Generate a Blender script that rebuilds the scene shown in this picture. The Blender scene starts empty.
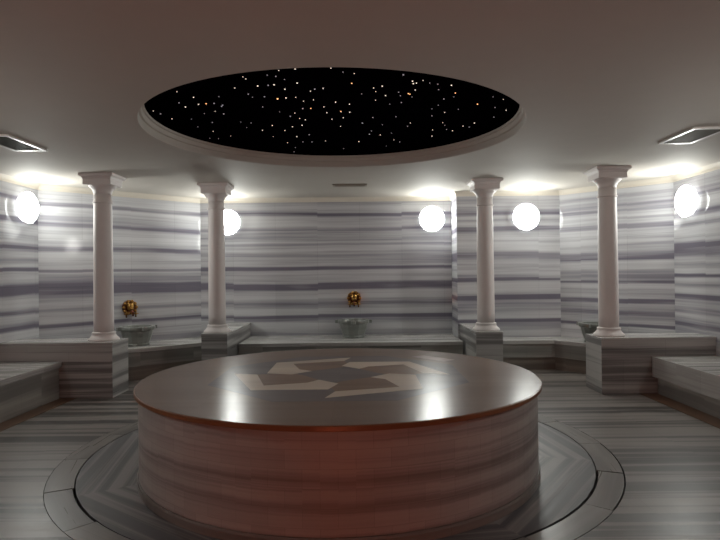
import bpy, bmesh, math, random
from mathutils import Vector, Matrix
rnd = random.Random(7)
PI = math.pi
SC = bpy.context.scene
COL = SC.collection

# ------------------------------------------------------------------ helpers
def link(name, me, mat, parent=None, smooth=False):
    o = bpy.data.objects.new(name, me)
    COL.objects.link(o)
    if mat is not None and len(me.materials) == 0:
        me.materials.append(mat)
    if smooth:
        for p in me.polygons:
            p.use_smooth = True
    if parent is not None:
        o.parent = parent
    return o

def box_uv(bm, du=0.0, dv=0.0):
    uv = bm.loops.layers.uv.verify()
    for f in bm.faces:
        f.normal_update()
        n = f.normal
        if abs(n.z) > 0.7:
            for l in f.loops:
                l[uv].uv = (l.vert.co.x + du, l.vert.co.y + dv)
        else:
            t = Vector((-n.y, n.x, 0))
            if t.length < 1e-6:
                t = Vector((1, 0, 0))
            t.normalize()
            for l in f.loops:
                l[uv].uv = (l.vert.co.dot(t) + du, l.vert.co.z + dv)

def finish(name, bm, mat, parent=None, smooth=False, uv=(0, 0)):
    bmesh.ops.recalc_face_normals(bm, faces=bm.faces)
    if uv is not None:
        box_uv(bm, *uv)
    me = bpy.data.meshes.new(name)
    bm.to_mesh(me)
    bm.free()
    return link(name, me, mat, parent, smooth)

def prism(bm, pts, z0, z1):
    a = [bm.verts.new((x, y, z0)) for x, y in pts]
    b = [bm.verts.new((x, y, z1)) for x, y in pts]
    n = len(pts)
    bm.faces.new(a[::-1]); bm.faces.new(b)
    for i in range(n):
        j = (i + 1) % n
        bm.faces.new((a[i], a[j], b[j], b[i]))

def rect(x0, x1, y0, y1):
    return [(x0, y0), (x1, y0), (x1, y1), (x0, y1)]

def bevel(bm, w, seg=2):
    es = [e for e in bm.edges if len(e.link_faces) == 2 and e.calc_face_angle(0) > 0.5]
    bmesh.ops.bevel(bm, geom=es, offset=w, segments=seg, profile=0.5, affect='EDGES')

def slab(name, pts, z0, z1, mat, parent=None, bev=0.006, uv=(0, 0)):
    bm = bmesh.new()
    prism(bm, pts, z0, z1)
    bmesh.ops.recalc_face_normals(bm, faces=bm.faces)
    if bev:
        bevel(bm, bev)
    return finish(name, bm, mat, parent, uv=uv)

def lathe(bm, prof, seg=48, close=True, a0=0.0):
    rings = []
    for r, z in prof:
        if r < 1e-6:
            rings.append([bm.verts.new((0, 0, z))])
        else:
            rings.append([bm.verts.new((r * math.cos(a0 + 2 * PI * k / seg), r * math.sin(a0 + 2 * PI * k / seg), z)) for k in range(seg)])
    for A, B in zip(rings, rings[1:]):
        for k in range(seg):
            j = (k + 1) % seg
            if len(A) == 1 and len(B) == 1:
                continue
            if len(A) == 1:
                bm.faces.new((A[0], B[j], B[k]))
            elif len(B) == 1:
                bm.faces.new((A[k], A[j], B[0]))
            else:
                bm.faces.new((A[k], A[j], B[j], B[k]))
    if close:
        for R, rev in ((rings[0], True), (rings[-1], False)):
            if len(R) > 2:
                bm.faces.new(R[::-1] if rev else R)

def tube(bm, pts, r, seg=10, radii=None):
    rings = []
    pts = [Vector(p) for p in pts]
    for i, p in enumerate(pts):
        d = (pts[min(i + 1, len(pts) - 1)] - pts[max(i - 1, 0)]).normalized()
        up = Vector((0, 0, 1)) if abs(d.z) < 0.9 else Vector((1, 0, 0))
        s = d.cross(up).normalized(); t = s.cross(d)
        rr = radii[i] if radii else r
        rings.append([bm.verts.new(p + (s * math.cos(2 * PI * k / seg) + t * math.sin(2 * PI * k / seg)) * rr) for k in range(seg)])
    for A, B in zip(rings, rings[1:]):
        for k in range(seg):
            j = (k + 1) % seg
            bm.faces.new((A[k], A[j], B[j], B[k]))
    bm.faces.new(rings[0][::-1]); bm.faces.new(rings[-1])

def ball(bm, c, r, sx=1, sy=1, sz=1, seg=14):
    m = Matrix.Translation(c) @ Matrix.Diagonal((r * sx, r * sy, r * sz, 1))
    bmesh.ops.create_uvsphere(bm, u_segments=seg, v_segments=seg // 2 + 2, radius=1, matrix=m)

def thing(name, label, cat, loc=(0, 0, 0), rz=0.0, group=None):
    o = bpy.data.objects.new(name, None)
    COL.objects.link(o)
    o.empty_display_size = 0.1
    o.location = loc
    o.rotation_euler = (0, 0, rz)
    return tag(o, label, cat, group)

def tag(o, label, cat, group=None):
    o['label'] = label; o['category'] = cat
    if group:
        o['group'] = group
    return o

def struct(o):
    o['kind'] = 'structure'
    return o

def children(o):
    return [c for c in bpy.data.objects if c.parent == o]

def dup(root, loc, rz, label, group=None):
    kids = {}
    for c in bpy.data.objects:
        if c.parent is not None:
            kids.setdefault(c.parent.name, []).append(c)
    def rec(o, par):
        c = o.copy()
        COL.objects.link(c)
        if par is not None:
            c.parent = par
        for k in kids.get(o.name, []):
            rec(k, c)
        return c
    r = rec(root, None)
    r.location = loc
    r.rotation_euler = (0, 0, rz)
    r['label'] = label
    if group:
        r['group'] = group
    return r

# ------------------------------------------------------------------ materials
def nodes_of(name):
    m = bpy.data.materials.new(name)
    m.use_nodes = True
    nt = m.node_tree
    b = nt.nodes['Principled BSDF']
    return m, nt, b

def plain(name, col, rough=0.5, metal=0.0, bump=0.0, bscale=40, var=0.06, spec=0.5):
    m, nt, b = nodes_of(name)
    b.inputs['Roughness'].default_value = rough
    b.inputs['Metallic'].default_value = metal
    b.inputs['Specular IOR Level'].default_value = spec
    tc = nt.nodes.new('ShaderNodeTexCoord')
    nz = nt.nodes.new('ShaderNodeTexNoise')
    nz.inputs['Scale'].default_value = bscale
    nz.inputs['Detail'].default_value = 4
    nt.links.new(tc.outputs['Object'], nz.inputs['Vector'])
    mr = nt.nodes.new('ShaderNodeMapRange')
    mr.inputs['To Min'].default_value = 1 - var
    mr.inputs['To Max'].default_value = 1 + var
    nt.links.new(nz.outputs['Fac'], mr.inputs['Value'])
    mx = nt.nodes.new('ShaderNodeVectorMath'); mx.operation = 'SCALE'
    mx.inputs[0].default_value = col
    nt.links.new(mr.outputs['Result'], mx.inputs['Scale'])
    nt.links.new(mx.outputs['Vector'], b.inputs['Base Color'])
    if bump:
        bp = nt.nodes.new('ShaderNodeBump')
        bp.inputs['Strength'].default_value = bump
        bp.inputs['Distance'].default_value = 0.004
        nt.links.new(nz.outputs['Fac'], bp.inputs['Height'])
        nt.links.new(bp.outputs['Normal'], b.inputs['Normal'])
    return m

def emit(name, col, strength):
    m, nt, b = nodes_of(name)
    b.inputs['Base Color'].default_value = (0.8, 0.8, 0.8, 1)
    b.inputs['Roughness'].default_value = 0.3
    b.inputs['Emission Color'].default_value = (*col, 1)
    b.inputs['Emission Strength'].default_value = strength
    return m

def marble(name, light, dark, seed, rough=0.2, lines=None, freq=8.5, contrast=(0.28, 0.63), brick=(1.25, 0.6, 0.0025),
           spec=0.5, joint=0.78, bvar=0.05, warp=0.05, shift_=None):
    """horizontally banded marble: bands follow the surface's v direction"""
    m, nt, b = nodes_of(name)
    N = nt.nodes.new; L = nt.links.new
    b.inputs['Roughness'].default_value = rough
    b.inputs['Specular IOR Level'].default_value = spec
    uv = N('ShaderNodeTexCoord')
    sp = N('ShaderNodeSeparateXYZ'); L(uv.outputs['UV'], sp.inputs[0])
    def math_(op, a, c, d=None):
        n = N('ShaderNodeMath'); n.operation = op
        for i, v in enumerate((a, c, d)):
            if v is None: continue
            if isinstance(v, (int, float)): n.inputs[i].default_value = v
            else: L(v, n.inputs[i])
        return n.outputs[0]
    def comb(x, y, z):
        n = N('ShaderNodeCombineXYZ')
        for i, v in enumerate((x, y, z)):
            if isinstance(v, (int, float)): n.inputs[i].default_value = v
            else: L(v, n.inputs[i])
        return n.outputs[0]
    def noise(vec, detail=3, rgh=0.55):
        n = N('ShaderNodeTexNoise'); n.inputs['Scale'].default_value = 1
        n.inputs['Detail'].default_value = detail; n.inputs['Roughness'].default_value = rgh
        L(vec, n.inputs['Vector']); return n.outputs['Fac']
    u, v = sp.outputs['X'], sp.outputs['Y']
    # slab-by-slab shift of the banding
    row = math_('FLOOR', math_('DIVIDE', v, brick[1]), 0)
    half = math_('MULTIPLY', math_('MODULO', row, 2), 0.5)
    colm = math_('FLOOR', math_('ADD', math_('DIVIDE', u, brick[0]), half), 0)
    wn = N('ShaderNodeTexWhiteNoise'); wn.noise_dimensions = '3D'
    L(comb(colm, row, seed), wn.inputs['Vector'])
    shift = math_('MULTIPLY', math_('SUBTRACT', wn.outputs['Value'], 0.5), shift_ if shift_ is not None else (0.02 if lines else 0.12))
    w1 = noise(comb(math_('MULTIPLY', u, 0.5), math_('MULTIPLY', v, 1.5), seed), 2)
    vw = math_('ADD', math_('ADD', v, shift), math_('MULTIPLY', math_('SUBTRACT', w1, 0.5), warp))
    n1 = noise(comb(math_('MULTIPLY', u, 0.16), math_('MULTIPLY', vw, freq), seed + 3.1), 4, 0.6)
    cr = N('ShaderNodeMapRange'); cr.inputs['From Min'].default_value = contrast[0]; cr.inputs['From Max'].default_value = contrast[1]
    cr.interpolation_type = 'SMOOTHSTEP'
    L(n1, cr.inputs['Value'])
    fac = cr.outputs['Result']
    n2 = noise(comb(math_('MULTIPLY', u, 0.8), math_('MULTIPLY', vw, freq * 7), seed + 9.7), 3, 0.6)
    fac = math_('ADD', math_('MULTIPLY', fac, 0.75), math_('MULTIPLY', n2, 0.32))
    if lines:
        rp = N('ShaderNodeValToRGB'); rp.color_ramp.interpolation = 'EASE'
        els = rp.color_ramp.elements
        stops = []
        for (z, w, s) in sorted(lines):
            stops += [(z - w, 1.0), (z - w * 0.35, 1 - s), (z + w * 0.35, 1 - s), (z + w, 1.0)]
        stops = stops[:30]
        els[0].position = 0; els[0].color = (1, 1, 1, 1)
        els[1].position = 1; els[1].color = (1, 1, 1, 1)
        for p, c in stops:
            e = els.new(min(max(p / 2.5, 0.001), 0.999)); e.color = (c, c, c, 1)
        L(math_('DIVIDE', vw, 2.5), rp.inputs['Fac'])
        n3 = noise(comb(math_('MULTIPLY', u, 0.7), math_('MULTIPLY', v, 3.0), seed + 20), 2)
        gate = N('ShaderNodeMapRange'); gate.inputs['From Min'].default_value = 0.25; gate.inputs['From Max'].default_value = 0.5
        gate.inputs['To Min'].default_value = 0.45
        L(n3, gate.inputs['Value'])
        ln = math_('MULTIPLY', math_('SUBTRACT', 1.0, rp.outputs['Color']), gate.outputs['Result'])
        fac = math_('SUBTRACT', fac, ln)
    mix = N('ShaderNodeMix'); mix.data_type = 'RGBA'; mix.clamp_factor = True
    mix.inputs['A'].default_value = (*dark, 1); mix.inputs['B'].default_value = (*light, 1)
    L(fac, mix.inputs['Factor'])
    # joints and slab tone
    bk = N('ShaderNodeTexBrick')
    bk.inputs['Scale'].default_value = 1
    bk.inputs['Brick Width'].default_value = brick[0]; bk.inputs['Row Height'].default_value = brick[1]
    bk.inputs['Mortar Size'].default_value = brick[2]; bk.inputs['Mortar Smooth'].default_value = 0.3
    bk.offset = 0.5
    bk.inputs['Color1'].default_value = (1 - bvar, 1 - bvar, 1 - bvar, 1)
    bk.inputs['Color2'].default_value = (1 + bvar, 1 + bvar, 1 + bvar, 1)
    bk.inputs['Mortar'].default_value = (joint, joint, joint, 1)
    L(uv.outputs['UV'], bk.inputs['Vector'])
    mul = N('ShaderNodeMix'); mul.data_type = 'RGBA'; mul.blend_type = 'MULTIPLY'; mul.inputs['Factor'].default_value = 1
    L(mix.outputs['Result'], mul.inputs['A']); L(bk.outputs['Color'], mul.inputs['B'])
    L(mul.outputs['Result'], b.inputs['Base Color'])
    rr = N('ShaderNodeMapRange'); rr.inputs['To Min'].default_value = rough * 0.7; rr.inputs['To Max'].default_value = rough * 1.35
    L(n2, rr.inputs['Value']); L(rr.outputs['Result'], b.inputs['Roughness'])
    return m

LT, DK = (0.60, 0.605, 0.62), (0.18, 0.168, 0.21)
M_back = marble('marble_back', LT, DK, 1.0, rough=0.075, spec=0.13, lines=[(2.19, .035, .55), (1.97, .03, .35), (1.745, .025, .45), (1.395, .04, .75), (1.137, .075, .7), (0.87, .07, .12), (0.68, .035, .75)])
M_right = marble('marble_right', LT, DK, 5.0, rough=0.075, spec=0.13, lines=[(2.12, .03, .5), (1.91, .05, .65), (1.53, .08, .65), (1.20, .03, .8), (0.955, .045, .8), (0.80, .06, .3), (0.635, .03, .75)])
M_left = marble('marble_left', LT, DK, 9.0, rough=0.075, spec=0.13, lines=[(2.22, .04, .65), (1.97, .04, .6), (1.67, .05, .6), (1.40, .03, .7), (1.17, .09, .75), (0.72, .035, .6), (0.9, .04, .3)])
M_lowwall = marble('marble_low_wall', (0.44, 0.43, 0.415), (0.11, 0.105, 0.105), 14.0, rough=0.3, freq=9, contrast=(0.41, 0.57), shift_=0.01, brick=(0.9, 0.6, 0.002))
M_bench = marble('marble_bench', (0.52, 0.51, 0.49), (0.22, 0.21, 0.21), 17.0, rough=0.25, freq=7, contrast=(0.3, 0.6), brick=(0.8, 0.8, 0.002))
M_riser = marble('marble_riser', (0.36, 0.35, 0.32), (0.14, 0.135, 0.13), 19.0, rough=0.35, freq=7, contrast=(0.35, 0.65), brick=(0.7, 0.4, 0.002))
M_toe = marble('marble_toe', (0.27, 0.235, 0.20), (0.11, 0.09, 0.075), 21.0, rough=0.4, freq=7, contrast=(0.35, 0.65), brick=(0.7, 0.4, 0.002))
M_floor = marble('marble_floor', (0.225, 0.20, 0.183), (0.024, 0.021, 0.02), 23.0, rough=0.34, freq=8.5, contrast=(0.42, 0.56), shift_=0.02, brick=(1.6, 0.45, 0.002), warp=0.04)
M_wedge = marble('marble_wedge', (0.22, 0.20, 0.19), (0.035, 0.032, 0.04), 29.0, rough=0.45, freq=9.0, contrast=(0.42, 0.56), brick=(3.0, 3.0, 0.002))
M_ring = marble('marble_ring', (0.205, 0.188, 0.17), (0.085, 0.078, 0.072), 33.0, rough=0.3, freq=6.0, contrast=(0.35, 0.65), brick=(3.0, 3.0, 0.002))
M_drum = marble('marble_drum', (0.38, 0.358, 0.34), (0.14, 0.122, 0.116), 41.0, rough=0.5, spec=0.3, freq=14.0, contrast=(0.34, 0.64), brick=(0.17, 0.095, 0.0015), bvar=0.07, joint=0.82, shift_=0.012)
M_top = marble('marble_slab_top', (0.24, 0.17, 0.13), (0.18, 0.125, 0.098), 47.0, rough=0.225, freq=2.2, contrast=(0.15, 0.85), brick=(1.5, 1.5, 0.0005), spec=0.05, bvar=0.03)
M_rim = plain('slab_rim_stone', (0.20, 0.085, 0.035), rough=0.3, bscale=15, var=0.15)
M_band = marble('inlay_beige', (0.62, 0.50, 0.40), (0.50, 0.40, 0.32), 51.0, rough=0.225, spec=0.05, freq=4, brick=(2, 2, 0.0))
M_field = marble('inlay_grey', (0.185, 0.15, 0.14), (0.12, 0.10, 0.095), 53.0, rough=0.225, spec=0.05, freq=4, brick=(2, 2, 0.0))
M_kite = marble('inlay_brown', (0.26, 0.165, 0.115), (0.17, 0.11, 0.08), 57.0, rough=0.225, spec=0.05, freq=4, brick=(2, 2, 0.0))
M_pink = marble('inlay_pink', (0.50, 0.38, 0.34), (0.40, 0.30, 0.27), 59.0, rough=0.225, spec=0.05, freq=4, brick=(2, 2, 0.0))
M_ceiling = plain('ceiling_paint', (0.525, 0.49, 0.44), rough=0.75, bump=0.15, bscale=6, var=0.03)
M_cornice = plain('cornice_paint', (0.64, 0.59, 0.51), rough=0.6, bscale=5, var=0.04)
M_column = plain('column_stone', (0.70, 0.65, 0.635), rough=0.6, bscale=12, var=0.04)
M_black = plain('star_panel_black', (0.0016, 0.0010, 0.0024), rough=1.0, bscale=30, var=0.3, spec=0.0)
M_grout = plain('dark_grout', (0.02, 0.018, 0.016), rough=0.8)
M_brownstrip = plain('brown_floor_border', (0.16, 0.085, 0.05), rough=0.4, bscale=8, var=0.2)
M_basin = marble('basin_marble', (0.24, 0.25, 0.23), (0.10, 0.11, 0.10), 61.0, rough=0.3, freq=9, brick=(2, 2, 0.0))
M_gold = plain('gilded_brass', (0.34, 0.19, 0.055), rough=0.32, metal=1.0, bscale=60, var=0.2, bump=0.3)
M_bronze = plain('bronze', (0.13, 0.045, 0.025), rough=0.4, metal=1.0, bscale=40, var=0.25)
M_chrome = plain('chrome', (0.6, 0.6, 0.62), rough=0.2, metal=1.0, var=0.02)
M_alu = plain('vent_frame_paint', (0.62, 0.60, 0.57), rough=0.35, var=0.03)
M_slat = plain('vent_slat', (0.14, 0.125, 0.10), rough=0.5, var=0.05)
M_duct = plain('vent_duct', (0.05, 0.045, 0.035), rough=0.7)
M_tan = plain('vent_tan', (0.33, 0.29, 0.24), rough=0.5, var=0.05)
M_lamp = emit('lamp_glass', (0.97, 1.0, 0.95), 26.0)
M_lampfar = emit('lamp_glass_bright', (1.0, 0.98, 0.93), 26.0)
M_skirt = emit('lamp_glass_skirt', (0.97, 1.0, 0.95), 1.3)
M_redfill = emit('warm_lamp_glass', (1.0, 0.20, 0.09), 20.5)  # glow of the added red fill behind the camera
M_lampbase = plain('lamp_base', (0.7, 0.7, 0.68), rough=0.4)
M_star = emit('star_white', (1.0, 0.84, 0.68), 0.6)
M_stardim = emit('star_faint', (0.9, 0.85, 1.0), 0.14)
M_staror = emit('star_orange', (1.0, 0.45, 0.16), 0.9)

# ------------------------------------------------------------------ room plan (metres, camera above the origin)
HC = 1.33            # camera height
ZC = 2.44            # ceiling
ZM = 2.372           # top of the marble
ZL = 0.60            # low walls
ZB = 0.40            # benches
AX = -0.08           # room axis
XL, XR, YF = -3.92, 3.79, -0.9
P = dict(lf=(XL, YF), lc=(XL, 6.95), lb=(-2.36, 8.45), rs=(1.36, 8.45), rn=(1.36, 7.97), rd=(2.80, 7.97), rc=(XR, 6.87), rf=(XR, YF))

def wall(name, a, b, mat, t=0.12, dv=0.0):
    a = Vector(a); b = Vector(b)
    d = (b - a).normalized(); n = Vector((-d.y, d.x))     # outward when going clockwise seen from above
    e = d * 0.0
    pts = [tuple(a), tuple(b), tuple(b + n * t), tuple(a + n * t)]
    bm = bmesh.new(); prism(bm, pts, 0.0, ZC)
    return struct(finish(name, bm, mat, uv=(0, dv)))
wall('wall_left', P['lf'], P['lc'], M_left)
wall('wall_back_left', P['lc'], P['lb'], M_left, dv=0.02)
wall('wall_back', P['lb'], P['rs'], M_back)
wall('wall_step', P['rs'], (1.36, 8.09), M_right)
wall('wall_niche', P['rn'], P['rd'], M_right)
wall('wall_back_right', P['rd'], P['rc'], M_right, dv=0.03)
wall('wall_right', P['rc'], P['rf'], M_right, dv=-0.05)
wall('wall_front', P['rf'], P['lf'], M_back)

# cream cornice strip between marble and ceiling, one piece round the room
seq = ['lf', 'lc', 'lb', 'rs', 'rn', 'rd', 'rc', 'rf']
inner = []
for i, k in enumerate(seq):
    p0, p1, p2 = Vector(P[seq[i - 1]]), Vector(P[k]), Vector(P[seq[(i + 1) % len(seq)]])
    d1, d2 = (p1 - p0).normalized(), (p2 - p1).normalized()
    n1, n2 = Vector((d1.y, -d1.x)), Vector((d2.y, -d2.x))
    bis = (n1 + n2); bis = bis / (1 + n1.dot(n2))
    inner.append((p1, bis))
bm = bmesh.new()
prof = [(0.0, ZM), (0.012, ZM), (0.014, ZM + 0.03), (0.03, ZC - 0.012), (0.045, ZC - 0.0005)]
loops = [[bm.verts.new((p.x + b.x * o, p.y + b.y * o, z)) for p, b in inner] for o, z in prof]
for A, B in zip(loops, loops[1:]):
    for i in range(len(A)):
        j = (i + 1) % len(A)
        bm.faces.new((A[i], A[j], B[j], B[i]))
struct(finish('trim_1', bm, M_cornice))

# floor and ceiling: sheets with a round opening
def sheet_with_hole(c, r, z, x0, x1, y0, y1, seg=96):
    bm = bmesh.new()
    angs = [2 * PI * k / seg for k in range(seg)]
    for X in (x0, x1):
        for Y in (y0, y1):
            angs.append(math.atan2(Y - c[1], X - c[0]) % (2 * PI))
    angs = sorted(angs)
    A, B = [], []
    for a in angs:
        ca, sa = math.cos(a), math.sin(a)
        t = 1e9
        if ca > 1e-9: t = min(t, (x1 - c[0]) / ca)
        if ca < -1e-9: t = min(t, (x0 - c[0]) / ca)
        if sa > 1e-9: t = min(t, (y1 - c[1]) / sa)
        if sa < -1e-9: t = min(t, (y0 - c[1]) / sa)
        A.append(bm.verts.new((c[0] + r * ca, c[1] + r * sa, z)))
        B.append(bm.verts.new((c[0] + t * ca, c[1] + t * sa, z)))
    n = len(angs)
    for i in range(n):
        j = (i + 1) % n
        bm.faces.new((A[i], B[i], B[j], A[j]))
    return bm, A

RC = (-0.17, 4.40)               # centre of the floor ring
RO, RI = 2.00, 1.825
bm, A = sheet_with_hole(RC, RO, 0.0, XL - .1, XR + .1, YF - .1, 8.6)
low = [bm.verts.new((v.co.x, v.co.y, -0.04)) for v in A]
for i in range(len(A)):
    j = (i + 1) % len(A)
    bm.faces.new((A[i], A[j], low[j], low[i]))
cv = bm.verts.new((RC[0], RC[1], -0.04))
for i in range(len(A)):
    bm.faces.new((low[i], low[(i + 1) % len(A)], cv))
me = bpy.data.meshes.new('floor')
box_uv(bm)
for f in bm.faces:
    if f.calc_center_median().z < -0.01:
        f.material_index = 1
bm.to_mesh(me); bm.free()
me.materials.append(M_floor); me.materials.append(M_grout)
struct(link('floor', me, None))

# curved slabs of the drain ring (a floor trim)
bm = bmesh.new(); uvl = bm.loops.layers.uv.verify()
NS = 19
SA = 360.0 / NS
for s in range(NS):
    a0 = math.radians(-20 + s * SA); a1 = a0 + math.radians(SA)
    g0 = g1 = 0.0022
    if s in (0, 12): g0 = 0.008           # open drain joints
    if s in (NS - 1, 11): g1 = 0.008
    ro, ri = RO - 0.004, RI + 0.006
    if s in (18, 0): ro -= 0.006
    if s in (18, 17, 12): ri += 0.010
    a0 += g0 / RO; a1 -= g1 / RO
    K = 8
    V = []
    for k in range(K + 1):
        a = a0 + (a1 - a0) * k / K
        V.append([bm.verts.new((RC[0] + r * math.cos(a), RC[1] + r * math.sin(a), z)) for r, z in ((ri, -0.04), (ri, 0.001), (ro, 0.001), (ro, -0.04))])
    fs = []
    for k in range(K):
        for q in range(3):
            fs.append(bm.faces.new((V[k][q], V[k][q + 1], V[k + 1][q + 1], V[k + 1][q])))
    fs.append(bm.faces.new(V[0])); fs.append(bm.faces.new(V[K][::-1]))
    for f in fs:
        for l in f.loops:
            dx, dy = l.vert.co.x - RC[0], l.vert.co.y - RC[1]
            am = (a0 + a1) / 2
            l[uvl].uv = (-dx * math.sin(am) + dy * math.cos(am) + s * 3.3, dx * math.cos(am) + dy * math.sin(am) + s * 1.7)
struct(finish('trim_2', bm, M_ring, uv=None))

# mitred slabs between ring and platform: eight wedges with bands parallel to their outer side
bm = bmesh.new(); uvl = bm.loops.layers.uv.verify()
for s in range(8):
    a0 = math.radians(s * 45 - 13); a1 = a0 + PI / 4; am = (a0 + a1) / 2
    K = 8
    ring = [(RI * math.cos(a0 + (a1 - a0) * k / K), RI * math.sin(a0 + (a1 - a0) * k / K)) for k in range(K + 1)]
    vs = [bm.verts.new((RC[0], RC[1], 0.0))] + [bm.verts.new((RC[0] + x, RC[1] + y, 0.0)) for x, y in ring]
    f = bm.faces.new(vs)
    for l in f.loops:
        dx, dy = l.vert.co.x - RC[0], l.vert.co.y - RC[1]
        l[uvl].uv = (-dx * math.sin(am) + dy * math.cos(am) + 1.5, dx * math.cos(am) + dy * math.sin(am))
    # outer skirt of the slab
    for k in range(K):
        x0, y0 = ring[k]; x1, y1 = ring[k + 1]
        q = [bm.verts.new((RC[0] + x, RC[1] + y, z)) for x, y, z in ((x0, y0, 0), (x0, y0, -.04), (x1, y1, -.04), (x1, y1, 0))]
        bm.faces.new(q)
me = bpy.data.meshes.new('trim_3'); bm.to_mesh(me); bm.free()
struct(link('trim_3', me, M_wedge))

# brown border strips along the side benches
struct(slab('trim_4', rect(2.97, 3.155, 0.6, 6.08), -0.01, 0.004, M_brownstrip, bev=0))
struct(slab('trim_5', rect(-3.25, -3.08, 0.6, 6.15), -0.01, 0.004, M_brownstrip, bev=0))

# ceiling with its round recess
HCN = (-0.19, 4.55); HR = 1.47; ZP = 2.553
bm, A = sheet_with_hole(HCN, HR, ZC, XL - .1, XR + .1, YF - .1, 8.6)
prof = [(HR - 0.006, ZC + 0.012), (HR - 0.006, ZC + 0.055), (HR - 0.022, ZC + 0.06), (HR - 0.03, ZC + 0.09), (HR - 0.044, ZC + 0.095), (HR - 0.044, ZP + 0.01)]
prev = A
for r, z in prof:
    cur = [bm.verts.new((HCN[0] + (v.co.x - HCN[0]) / HR * r, HCN[1] + (v.co.y - HCN[1]) / HR * r, z)) for v in A]
    for i in range(len(A)):
        j = (i + 1) % len(A)
        bm.faces.new((prev[i], prev[j], cur[j], cur[i]))
    prev = cur
struct(finish('ceiling', bm, M_ceiling))
# black star panel closing the recess
bm = bmesh.new()
lathe(bm, [(HR - 0.045, ZP), (HR - 0.045, ZP + 0.02)], seg=96)
o = finish('starry_sky_disc', bm, M_black)
o.location = (HCN[0], HCN[1], 0)
tag(o, 'round black night-sky panel set into the ceiling above the platform', 'ceiling panel')

# ------------------------------------------------------------------ camera
cam = bpy.data.cameras.new('camera')
cam.sensor_width = 36; cam.lens = 570 / 720 * 36
cam.clip_start = 0.05
co = bpy.data.objects.new('camera', cam); COL.objects.link(co)
ROLL = math.radians(-0.6)
R = Matrix.Rotation(PI / 2 + math.atan(2 / 570), 4, 'X') @ Matrix.Rotation(ROLL, 4, 'Z')
co.matrix_world = Matrix.Translation((0, 0, HC)) @ R
SC.camera = co

# ------------------------------------------------------------------ star lights on the panel
A_ = [(161,108),(218,127),(168,146),(190,160),(235,151),(261,149),(80,174),(144,201),(211,202),(282,213),(285,244),(345,260),(292,175),(314,158),(387,57),(397,64),(359,95),(438,88),(510,35),(566,30),(500,55),(494,84),(531,99),(573,78),(619,106),(662,96),(689,27),(506,132),(535,129),(568,127),(595,140),(629,136),(620,165),(665,160),(675,180),(705,144),(693,202),(565,181),(582,200),(601,204),(590,223),(557,228),(531,241),(454,240),(488,224),(491,262),(572,262),(540,283),(593,280),(624,280),(671,277),(455,160),(420,127),(461,125),(513,177),(530,66),(305,125),(380,212),(415,215),(255,183)]
B_ = [(87,48),(78,83),(114,121),(157,100),(165,113),(188,93),(200,127),(164,144),(215,158),(247,115),(282,120),(288,122),(297,75),(300,84),(311,82),(307,107),(335,73),(359,82),(388,86),(391,106),(437,90),(451,118),(446,132),(410,139),(531,158),(624,141),(634,180),(587,132),(590,205),(520,226),(479,237),(441,254),(406,225),(413,188),(367,175),(367,200),(369,251),(367,273),(289,226),(230,287),(181,269),(142,266),(104,293),(116,226),(71,187),(70,158),(39,184),(48,207),(7,212),(38,238),(20,150),(390,162),(462,177),(257,152),(264,52),(594,170)]
faintA = {(168,146),(211,202),(305,125),(380,212),(415,215),(255,183),(420,127),(461,125),(513,177),(455,160),(593,280),(624,280),(530,66),(500,55),(314,158),(282,213)}
faintB = {(114,121),(247,115),(215,158),(388,86),(359,82),(391,106),(410,139),(446,132),(587,132),(590,205),(367,175),(367,200),(390,162),(462,177),(257,152),(264,52),(594,170),(142,266),(116,226)}
orange = {('A', 506, 132), ('A', 620, 165), ('A', 261, 149), ('B', 282, 120), ('B', 451, 118), ('B', 531, 158), ('B', 78, 83), ('B', 39, 184), ('B', 288, 122)}
def on_panel(px, py):
    x, y = px - 360.0, py - 270.0
    d = co.matrix_world.to_3x3() @ Vector((x / 570.0, -y / 570.0, -1.0))
    t = (ZP - HC) / d.z
    return (d.x * t, d.y * t)
stars = []
for k, lst, ox, sc in (('A', A_, 130, 3.4286), ('B', B_, 330, 3.6)):
    for p in lst:
        q = on_panel(ox + p[0] / sc, 60 + p[1] / sc)
        kind = 'o' if (k, *p) in orange else ('f' if p in (faintA if k == 'A' else faintB) else 'w')
        stars.append((*q, kind))
for i in range(35):
    a, r = rnd.random() * 2 * PI, HR * 0.97 * math.sqrt(rnd.random())
    stars.append((HCN[0] + r * math.cos(a), HCN[1] + r * math.sin(a), 'f'))
def star_mesh(name, mat, r):
    bm = bmesh.new()
    bmesh.ops.create_icosphere(bm, subdivisions=1, radius=r)
    me = bpy.data.meshes.new(name); bm.to_mesh(me); bm.free(); me.materials.append(mat)
    return me
SM = {'w': star_mesh('star_white', M_star, 0.0050), 'f': star_mesh('star_faint', M_stardim, 0.0052), 'o': star_mesh('star_orange', M_staror, 0.0066)}
SL = {'w': ('bright white pinpoint light in the black night-sky ceiling panel', 'bright star lights in the ceiling panel'),
      'f': ('faint bluish pinpoint light in the black night-sky ceiling panel', 'faint star lights in the ceiling panel'),
      'o': ('orange pinpoint light in the black night-sky ceiling panel', 'orange star lights in the ceiling panel')}
for x, y, k in stars:
    if math.hypot(x - HCN[0], y - HCN[1]) > HR - 0.06:
        continue
    o = bpy.data.objects.new('star_light', SM[k]); COL.objects.link(o)
    o.location = (x, y, ZP - 0.001)
    s = rnd.uniform(0.65, 1.15); o.scale = (s, s, s)
    tag(o, SL[k][0], 'star light', SL[k][1])

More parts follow.
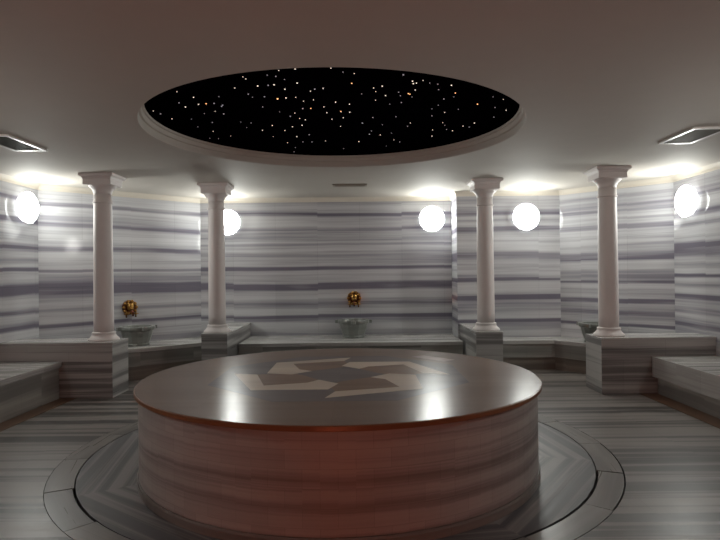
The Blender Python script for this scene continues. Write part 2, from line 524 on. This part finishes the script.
# ------------------------------------------------------------------ round platform in the middle
TC = (-0.15, 4.1); ZT = 0.598; TR = 1.382
t = thing('heated_platform', 'big round marble platform with polished inlaid brown top in the middle of the floor', 'stone platform', (TC[0], TC[1], 0))
def round_uv(bm, R):
    uv = bm.loops.layers.uv.verify()
    for f in bm.faces:
        a = [math.atan2(l.vert.co.y, l.vert.co.x) for l in f.loops]
        if max(a) - min(a) > PI:
            a = [x + 2 * PI if x < 0 else x for x in a]
        f.normal_update()
        for l, x in zip(f.loops, a):
            if abs(f.normal.z) > .7: l[uv].uv = (l.vert.co.x, l.vert.co.y)
            else: l[uv].uv = (x * R, l.vert.co.z)
bm = bmesh.new()
lathe(bm, [(1.351, 0.05), (1.355, 0.055), (1.355, ZT - 0.03)], seg=128)
round_uv(bm, 1.32)
body = finish('drum', bm, M_drum, t, smooth=False, uv=None)
bm = bmesh.new()
lathe(bm, [(1.366, 0.0), (1.366, 0.04), (1.36, 0.052), (1.34, 0.054)], seg=128)
round_uv(bm, 1.34)
finish('plinth', bm, M_ring, t, uv=None)
bm = bmesh.new()
lathe(bm, [(1.353, ZT - 0.030), (TR - 0.004, ZT - 0.030), (TR, ZT - 0.026), (TR, ZT - 0.005), (TR - 0.005, ZT - 0.001)], seg=128)
finish('slab_rim', bm, M_rim, t, smooth=False)
bm = bmesh.new()
lathe(bm, [(TR - 0.004, ZT - 0.012), (TR - 0.006, ZT)], seg=128)
finish('slab_top', bm, M_top, t)
# inlay, each stone a thin plate let into the top
def plate(name, pts, mat, h, label=None, uv=(0, 0)):
    bm = bmesh.new(); prism(bm, pts, ZT - 0.006, ZT + h)
    o = finish(name, bm, mat, t, uv=uv)
    if label: o['label'] = label
    return o
oct_ = [(0.93 * math.cos(PI / 8 + k * PI / 4), 0.93 * math.sin(PI / 8 + k * PI / 4)) for k in range(8)]
ring_ = []
plate('inlay_field', oct_, M_field, 0.0004, 'grey octagonal stone field')
arm = [(-.74, .06), (-.57, .01), (-.46, -.375), (-.20, -.30), (-.13, -.205), (0.0, -.335), (-.055, -.51), (-.515, -.51)]
kite = [(-.57, .01), (-.46, -.375), (-.20, -.30), (-.13, -.205), (-.26, -.02), (-.36, .06)]
outer = [(-.74, .06), (-.515, -.505), (-.70, -.20)]
arm = [(x * 1.05, y * 1.05) for x, y in arm]
kite = [(x * 1.05, y * 1.05) for x, y in kite]
def rot(pts, k):
    for _ in range(k): pts = [(-y, x) for x, y in pts]
    return pts
for k in range(4):
    plate('inlay_kite', rot(kite, k), M_kite, 0.0007, uv=(k * 2.1, k))
    plate('inlay_band', rot(arm, k), M_band, 0.0010, 'beige angular stone band', uv=(k * 1.3, k * 1.9))
plate('inlay_tile', [(0.58, 0.80), (0.70, 0.86), (0.92, 0.60), (0.82, 0.52)], M_pink, 0.0006, 'pale pink stone tile')

# ------------------------------------------------------------------ low walls carrying the columns
def low_wall(name, pts, label, cap=0.03, uv=(0, 0)):
    w = thing(name, label, 'low wall', (0, 0, 0), group=None)
    slab('wall_body', pts, 0, ZL - cap, M_lowwall, w, bev=0, uv=uv)
    cx = sum(p[0] for p in pts) / len(pts); cy = sum(p[1] for p in pts) / len(pts)
    cp = [(x + math.copysign(0.004, x - cx), y + (-0.004 if y < cy else 0)) for x, y in pts]
    slab('coping', cp, ZL - cap, ZL, M_bench, w, bev=0.004, uv=(uv[0] + 1, uv[1] + .4))
    return w
low_wall('low_wall', rect(XL + .004, -2.68, 6.15, 6.57), 'low striped marble wall running from the left side wall, carrying the leftmost column', uv=(0, 0.1))
low_wall('low_wall', rect(-1.945, -1.63, 6.96, 8.44), 'low marble wall between the left corner niche and the back niche, carrying a column', uv=(3, 0.33))
low_wall('low_wall', rect(1.385, 1.705, 6.84, 7.965), 'low marble wall between the back niche and the right corner niche, carrying a column', uv=(5, 0.57))
low_wall('low_wall', rect(2.565, XR - .004, 6.08, 6.50), 'low striped marble wall running from the right side wall, carrying the rightmost column', uv=(8, 0.84))

# ------------------------------------------------------------------ columns
def square_ring(bm, prof):
    rings = []
    for h, z in prof:
        rings.append([bm.verts.new((sx * h, sy * h, z)) for sx, sy in ((-1, -1), (1, -1), (1, 1), (-1, 1))])
    for A, B in zip(rings, rings[1:]):
        for k in range(4):
            j = (k + 1) % 4
            bm.faces.new((A[k], A[j], B[j], B[k]))
    bm.faces.new(rings[0][::-1]); bm.faces.new(rings[-1])
def make_column(loc, label):
    c = thing('column', label, 'column', loc, group='columns round the platform')
    h = ZC - ZL
    bm = bmesh.new()
    lathe(bm, [(0.165, 0.0), (0.165, 0.012), (0.160, 0.022), (0.140, 0.040), (0.126, 0.060), (0.121, 0.072), (0.124, 0.080), (0.122, 0.092), (0.108, 0.098)], seg=48)
    finish('column_base', bm, M_column, c, smooth=True)
    bm = bmesh.new()
    prof = []
    for k in range(13):
        f = k / 12
        prof.append((0.1055 - 0.0105 * f ** 1.6, 0.09 + f * (h - 0.30)))
    lathe(bm, prof, seg=48)
    finish('shaft', bm, M_column, c, smooth=True)
    bm = bmesh.new()
    lathe(bm, [(0.095, h - 0.318), (0.104, h - 0.315), (0.107, h - 0.308), (0.104, h - 0.301), (0.095, h - 0.298)], seg=48)
    finish('neck_ring', bm, M_column, c, smooth=True)
    cap_ = thing_part('capital', c)
    return c
def thing_part(name, c):
    h = ZC - ZL
    bm = bmesh.new()
    lathe(bm, [(0.094, h - 0.225), (0.097, h - 0.195), (0.105, h - 0.175), (0.120, h - 0.155), (0.138, h - 0.140), (0.146, h - 0.128), (0.146, h - 0.118)], seg=48)
    for f in bm.faces: f.smooth = True
    square_ring(bm, [(0.140, h - 0.122), (0.152, h - 0.120), (0.152, h - 0.062), (0.156, h - 0.058), (0.160, h - 0.046), (0.170, h - 0.036), (0.183, h - 0.031), (0.186, h - 0.028), (0.186, h - 0.002)])
    return finish(name, bm, M_column, c)
c1 = make_column((-2.865, 6.365, ZL), 'leftmost column, white and round, on the low wall from the left side wall')
dup(c1, (-1.79, 7.125, ZL), 0, 'white round column between the left corner niche and the back niche')
dup(c1, (1.545, 7.02, ZL), 0, 'white round column between the back niche and the right corner niche')
dup(c1, (2.735, 6.285, ZL), 0, 'rightmost column, white and round, on the low wall from the right side wall')

# ------------------------------------------------------------------ benches
def bench(name, seat, riser, label, slab_h=0.05, uv=(0, 0), smat=None, toe=0.17, inset={}):
    b_ = thing(name, label, 'bench')
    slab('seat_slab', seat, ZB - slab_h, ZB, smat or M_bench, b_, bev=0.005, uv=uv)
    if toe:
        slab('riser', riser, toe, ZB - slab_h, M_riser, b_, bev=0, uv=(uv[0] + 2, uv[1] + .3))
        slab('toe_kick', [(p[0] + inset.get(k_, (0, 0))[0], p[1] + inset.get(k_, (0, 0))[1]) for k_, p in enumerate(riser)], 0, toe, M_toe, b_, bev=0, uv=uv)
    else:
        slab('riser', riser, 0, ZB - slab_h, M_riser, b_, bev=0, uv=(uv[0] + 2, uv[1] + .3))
    return b_
bench('stone_bench', rect(-1.622, 1.355, 7.53, 8.44), rect(-1.62, 1.355, 7.55, 8.44), 'wide marble bench in the back niche under the middle basin', uv=(0, .2), inset={0: (0, .025), 1: (0, .025)})
e = 0.005
bench('stone_bench', [(XL + e, 6.58), (-3.52, 6.58), (-1.952, 7.86), (-1.952, 8.44), (-2.36, 8.44), (XL + e, 6.94)],
      [(XL + e, 6.58), (-3.55, 6.58), (-1.952, 7.885), (-1.952, 8.44), (-2.36, 8.44), (XL + e, 6.94)], 'angled marble bench in the left corner niche under a basin', uv=(4, .5), inset={1: (-.03, 0), 2: (0, .03)})
bench('stone_bench', [(1.715, 7.57), (2.57, 7.57), (3.42, 6.51), (XR - e, 6.51), (XR - e, 6.86), (2.79, 7.96), (1.715, 7.96)],
      [(1.715, 7.59), (2.58, 7.59), (3.44, 6.51), (XR - e, 6.51), (XR - e, 6.86), (2.79, 7.96), (1.715, 7.96)], 'angled marble bench in the right corner niche', uv=(7, .9), inset={0: (0, .025), 1: (.015, .025), 2: (.03, 0)})
bench('stone_bench', rect(XL + e, -3.22, 0.6, 6.14), rect(XL + e, -3.25, 0.6, 6.14), 'long marble bench along the left side wall', slab_h=0.06, toe=0, uv=(9, 1.3))
bench('stone_bench', rect(3.095, XR - e, 0.6, 6.07), rect(3.155, XR - e, 0.6, 6.07), 'long marble bench along the right side wall with overhanging seat', slab_h=0.215, toe=0, uv=(12, 1.7))

# ------------------------------------------------------------------ basins
def make_basin(loc, rz, label):
    b_ = thing('wash_basin', label, 'basin', loc, rz, group='marble wash basins')
    bm = bmesh.new()
    # octagonal carved bowl: foot, belly, lip and hollow
    lathe(bm, [(0.0, 0.0), (0.155, 0.0), (0.160, 0.02), (0.150, 0.035), (0.162, 0.06), (0.185, 0.12), (0.198, 0.175), (0.200, 0.195),
               (0.224, 0.205), (0.230, 0.215), (0.230, 0.242), (0.224, 0.25), (0.185, 0.25), (0.178, 0.24), (0.165, 0.17), (0.12, 0.11), (0.0, 0.095)], seg=16, close=False)
    finish('bowl', bm, M_basin, b_, smooth=False, uv=(rnd.random(), rnd.random()))
    for a in (0, PI / 2, PI, -PI / 2):
        bm = bmesh.new()
        prism(bm, [(0.205, -0.035), (0.262, -0.026), (0.262, 0.026), (0.205, 0.035)], 0.206, 0.249)
        bmesh.ops.rotate(bm, verts=bm.verts, matrix=Matrix.Rotation(a, 3, 'Z'))
        finish('lug', bm, M_basin, b_, uv=(a, .3))
    return b_
nl = Vector((.698, -.716))
b1 = make_basin((-0.10, 8.16, ZB), 0, 'grey-green carved marble basin on the back niche bench')
wl = Vector((-3.9, 6.95)) + Vector((1.54, 1.5)) * 0.505
bl = wl + nl * 0.30
dup(b1, (bl.x - .02, bl.y - .01, ZB), math.atan2(1.5, 1.54), 'grey-green carved marble basin on the left corner niche bench')
wr = Vector((2.80, 7.97)) + Vector((.99, -1.10)) * 0.44
nr = Vector((-.743, -.669))
br = wr + nr * 0.285
dup(b1, (br.x, br.y, ZB), math.atan2(-1.10, .99), 'marble basin half hidden behind the rightmost column')

# ------------------------------------------------------------------ ornate gilded water spouts
def make_spout(loc, rz, label):
    s = thing('wall_mounted_spout', label, 'wall spout', loc, rz, group='gilded wall spouts')
    # local frame: wall plane at y = 0, room towards -y
    bm = bmesh.new()
    lathe(bm, [(0.0, 0.012), (0.035, 0.02), (0.05, 0.012), (0.062, 0.022), (0.082, 0.016), (0.088, 0.0)], seg=32)
    bmesh.ops.rotate(bm, verts=bm.verts, matrix=Matrix.Rotation(PI / 2, 3, 'X'))
    finish('rosette_plate', bm, M_bronze, s, smooth=True)
    for k in range(10):
        a = 2 * PI * k / 10
        bm = bmesh.new()
        ball(bm, Vector((0, 0, 0)), 1, 0.020, 0.012, 0.018)
        bmesh.ops.rotate(bm, verts=bm.verts, matrix=Matrix.Rotation(-a, 3, 'Y'))
        bmesh.ops.translate(bm, verts=bm.verts, vec=(0.074 * math.cos(a), -0.02, 0.074 * math.sin(a)))
        finish('petal', bm, M_gold, s, smooth=True)
    bm = bmesh.new()
    ball(bm, Vector((0, -0.035, 0.005)), 1, 0.042, 0.035, 0.048)
    ball(bm, Vector((0, -0.066, -0.012)), 1, 0.022, 0.02, 0.018)
    for sx in (-1, 1):
        ball(bm, Vector((sx * 0.034, -0.03, 0.042)), 1, 0.014, 0.012, 0.014)
    finish('boss', bm, M_gold, s, smooth=True)
    bm = bmesh.new()
    tube(bm, [(0, -0.06, -0.03), (0, -0.085, -0.04), (0, -0.10, -0.06), (0, -0.102, -0.10)], 0.011)
    finish('spout_pipe', bm, M_bronze, s, smooth=True)
    for sx in (-1, 1):
        bm = bmesh.new()
        tube(bm, [(sx * 0.055, 0, -0.075), (sx * 0.055, -0.05, -0.075)], 0.012)
        tube(bm, [(sx * 0.055, -0.045, -0.075), (sx * 0.055, -0.045, -0.115)], 0.009)
        tap = finish('tap', bm, M_bronze, s, smooth=True)
        bm = bmesh.new()
        tube(bm, [(sx * 0.055 - 0.028, -0.055, -0.075), (sx * 0.055 + 0.028, -0.055, -0.075)], 0.006)
        tube(bm, [(sx * 0.055, -0.055, -0.103), (sx * 0.055, -0.055, -0.047)], 0.006)
        h = finish('tap_handle', bm, M_gold, tap, smooth=True)
    s.scale = (1.15, 1.15, 1.15)
    return s
s1 = make_spout((-0.09, 8.449, 0.945), 0, 'gilded flower-shaped water spout on the back wall above the middle basin')
dup(s1, (wl.x + nl.x * 0.002, wl.y + nl.y * 0.002, 0.885), math.atan2(1.5, 1.54), 'gilded flower-shaped water spout in the left corner niche above its basin')

# ------------------------------------------------------------------ wall lamps (dome bulkheads)
def make_lamp(loc, rz, label, glass):
    l_ = thing('wall_lamp', label, 'wall lamp', loc, rz, group='round wall lamps')
    def turn(prof, name, mat):
        bm = bmesh.new()
        lathe(bm, prof, seg=40, close=False)
        bmesh.ops.rotate(bm, verts=bm.verts, matrix=Matrix.Rotation(PI / 2, 3, 'X'))
        return finish(name, bm, mat, l_, smooth=True)
    turn([(0.0, 0.012), (0.135, 0.012), (0.14, 0.0)], 'lamp_base', M_lampbase)
    turn([(0.137, 0.008), (0.155, 0.014), (0.170, 0.03), (0.180, 0.055), (0.183, 0.075)], 'frosted_skirt', M_skirt)
    R_ = 0.183 / math.sin(math.radians(48))
    pr = [(R_ * math.sin(a), 0.075 + R_ * (math.cos(a) - math.cos(math.radians(48)))) for a in [math.radians(48) * (1 - k / 10) for k in range(11)]]
    pr[-1] = (0.0, pr[-1][1])
    turn(pr, 'glass_dome', glass)
    return l_
l1 = make_lamp((-1.94, 8.449, 2.08), 0, 'glowing dome lamp on the back wall half hidden behind a column', M_lamp)
dup(l1, (1.065, 8.449, 2.10), 0, 'glowing dome lamp at the right end of the back niche wall')
dup(l1, (2.31, 7.969, 2.07), 0, 'glowing dome lamp on the right corner niche wall between two columns')
dup(l1, (XR - 0.001, 6.50, 2.10), -PI / 2, 'glowing dome lamp on the right side wall behind the rightmost column')
dup(l1, (XL + 0.001, 6.63, 2.12), PI / 2, 'glowing dome lamp on the left side wall near its far corner')
for x_, y_, z_, a_, lb in ((XR - 0.001, 3.15, 2.10, -PI / 2, 'bright dome lamp on the right side wall above the long bench'),
                           (XL + 0.001, 2.9, 2.10, PI / 2, 'bright dome lamp on the left side wall above the long bench')):
    q = dup(l1, (x_, y_, z_), a_, lb)
    for ch in children(q):
        if ch.name.startswith('glass'):
            ch.data = ch.data.copy(); ch.data.materials[0] = M_lampfar
# added red fill light, out of view, to redden the platform's front
st = thing('wall_lamp', 'added red fill light low on the unseen front wall, facing the platform', 'fill light', (-0.17, YF + 0.001, 0.36), PI)
for ch in children(l1):
    c = ch.copy(); COL.objects.link(c); c.parent = st
    if ch.name.startswith(('glass', 'frosted')):
        c.data = ch.data.copy(); c.data.materials[0] = M_redfill

# ------------------------------------------------------------------ ceiling vents
def make_vent(x0, x1, y0, y1, label, nslat, along_y=True, fmat=None, smat=None, drop=0.016):
    cx, cy = (x0 + x1) / 2, (y0 + y1) / 2
    v = thing('ceiling_vent', label, 'air vent', (cx, cy, ZC), group='ceiling air vents')
    w, d = (x1 - x0) / 2, (y1 - y0) / 2
    f = 0.027
    bm = bmesh.new()
    for r in (rect(-w, -w + f, -d, d), rect(w - f, w, -d, d), rect(-w + f, w - f, -d, -d + f), rect(-w + f, w - f, d - f, d)):
        prism(bm, r, -drop, -0.0005)
    finish('vent_frame', bm, fmat or M_alu, v)
    bm = bmesh.new(); prism(bm, rect(-w + f, w - f, -d + f, d - f), -0.003, -0.0006)
    finish('backing', bm, M_duct, v)
    for k in range(nslat):
        bm = bmesh.new()
        if along_y:
            x = -w + f + (k + .5) / nslat * (2 * w - 2 * f)
            vs = [(x - .006, -d + f, -.003), (x + .006, -d + f, -drop), (x + .008, -d + f, -drop), (x - .004, -d + f, -.003)]
            off = Vector((0, 2 * d - 2 * f, 0))
        else:
            y = -d + f + (k + .5) / nslat * (2 * d - 2 * f)
            vs = [(-w + f, y - .006, -.003), (-w + f, y + .006, -drop), (-w + f, y + .008, -drop), (-w + f, y - .004, -.003)]
            off = Vector((2 * w - 2 * f, 0, 0))
        a = [bm.verts.new(p) for p in vs]; b = [bm.verts.new(Vector(p) + off) for p in vs]
        bm.faces.new(a); bm.faces.new(b[::-1])
        for i in range(4):
            j = (i + 1) % 4
            bm.faces.new((a[i], b[i], b[j], a[j]))
        finish('slat', bm, smat or M_slat, v)
    return v
make_vent(2.625, 2.915, 4.46, 5.0, 'rectangular air vent in the ceiling in front of the rightmost column', 10)
make_vent(-3.03, -2.745, 4.46, 5.02, 'rectangular air vent in the ceiling in front of the leftmost column', 10)
make_vent(-0.335, 0.10, 7.17, 7.33, 'small tan air vent in the ceiling above the back niche', 6, False, M_tan, M_tan, 0.012)

# ------------------------------------------------------------------ world and view
w = bpy.data.worlds.new('world'); SC.world = w
w.use_nodes = True
w.node_tree.nodes['Background'].inputs['Color'].default_value = (0.01, 0.01, 0.012, 1)
SC.view_settings.view_transform = 'Standard'
SC.view_settings.look = 'None'
SC.view_settings.gamma = 1
SC.view_settings.use_curve_mapping = False
SC.view_settings.exposure = 0.9
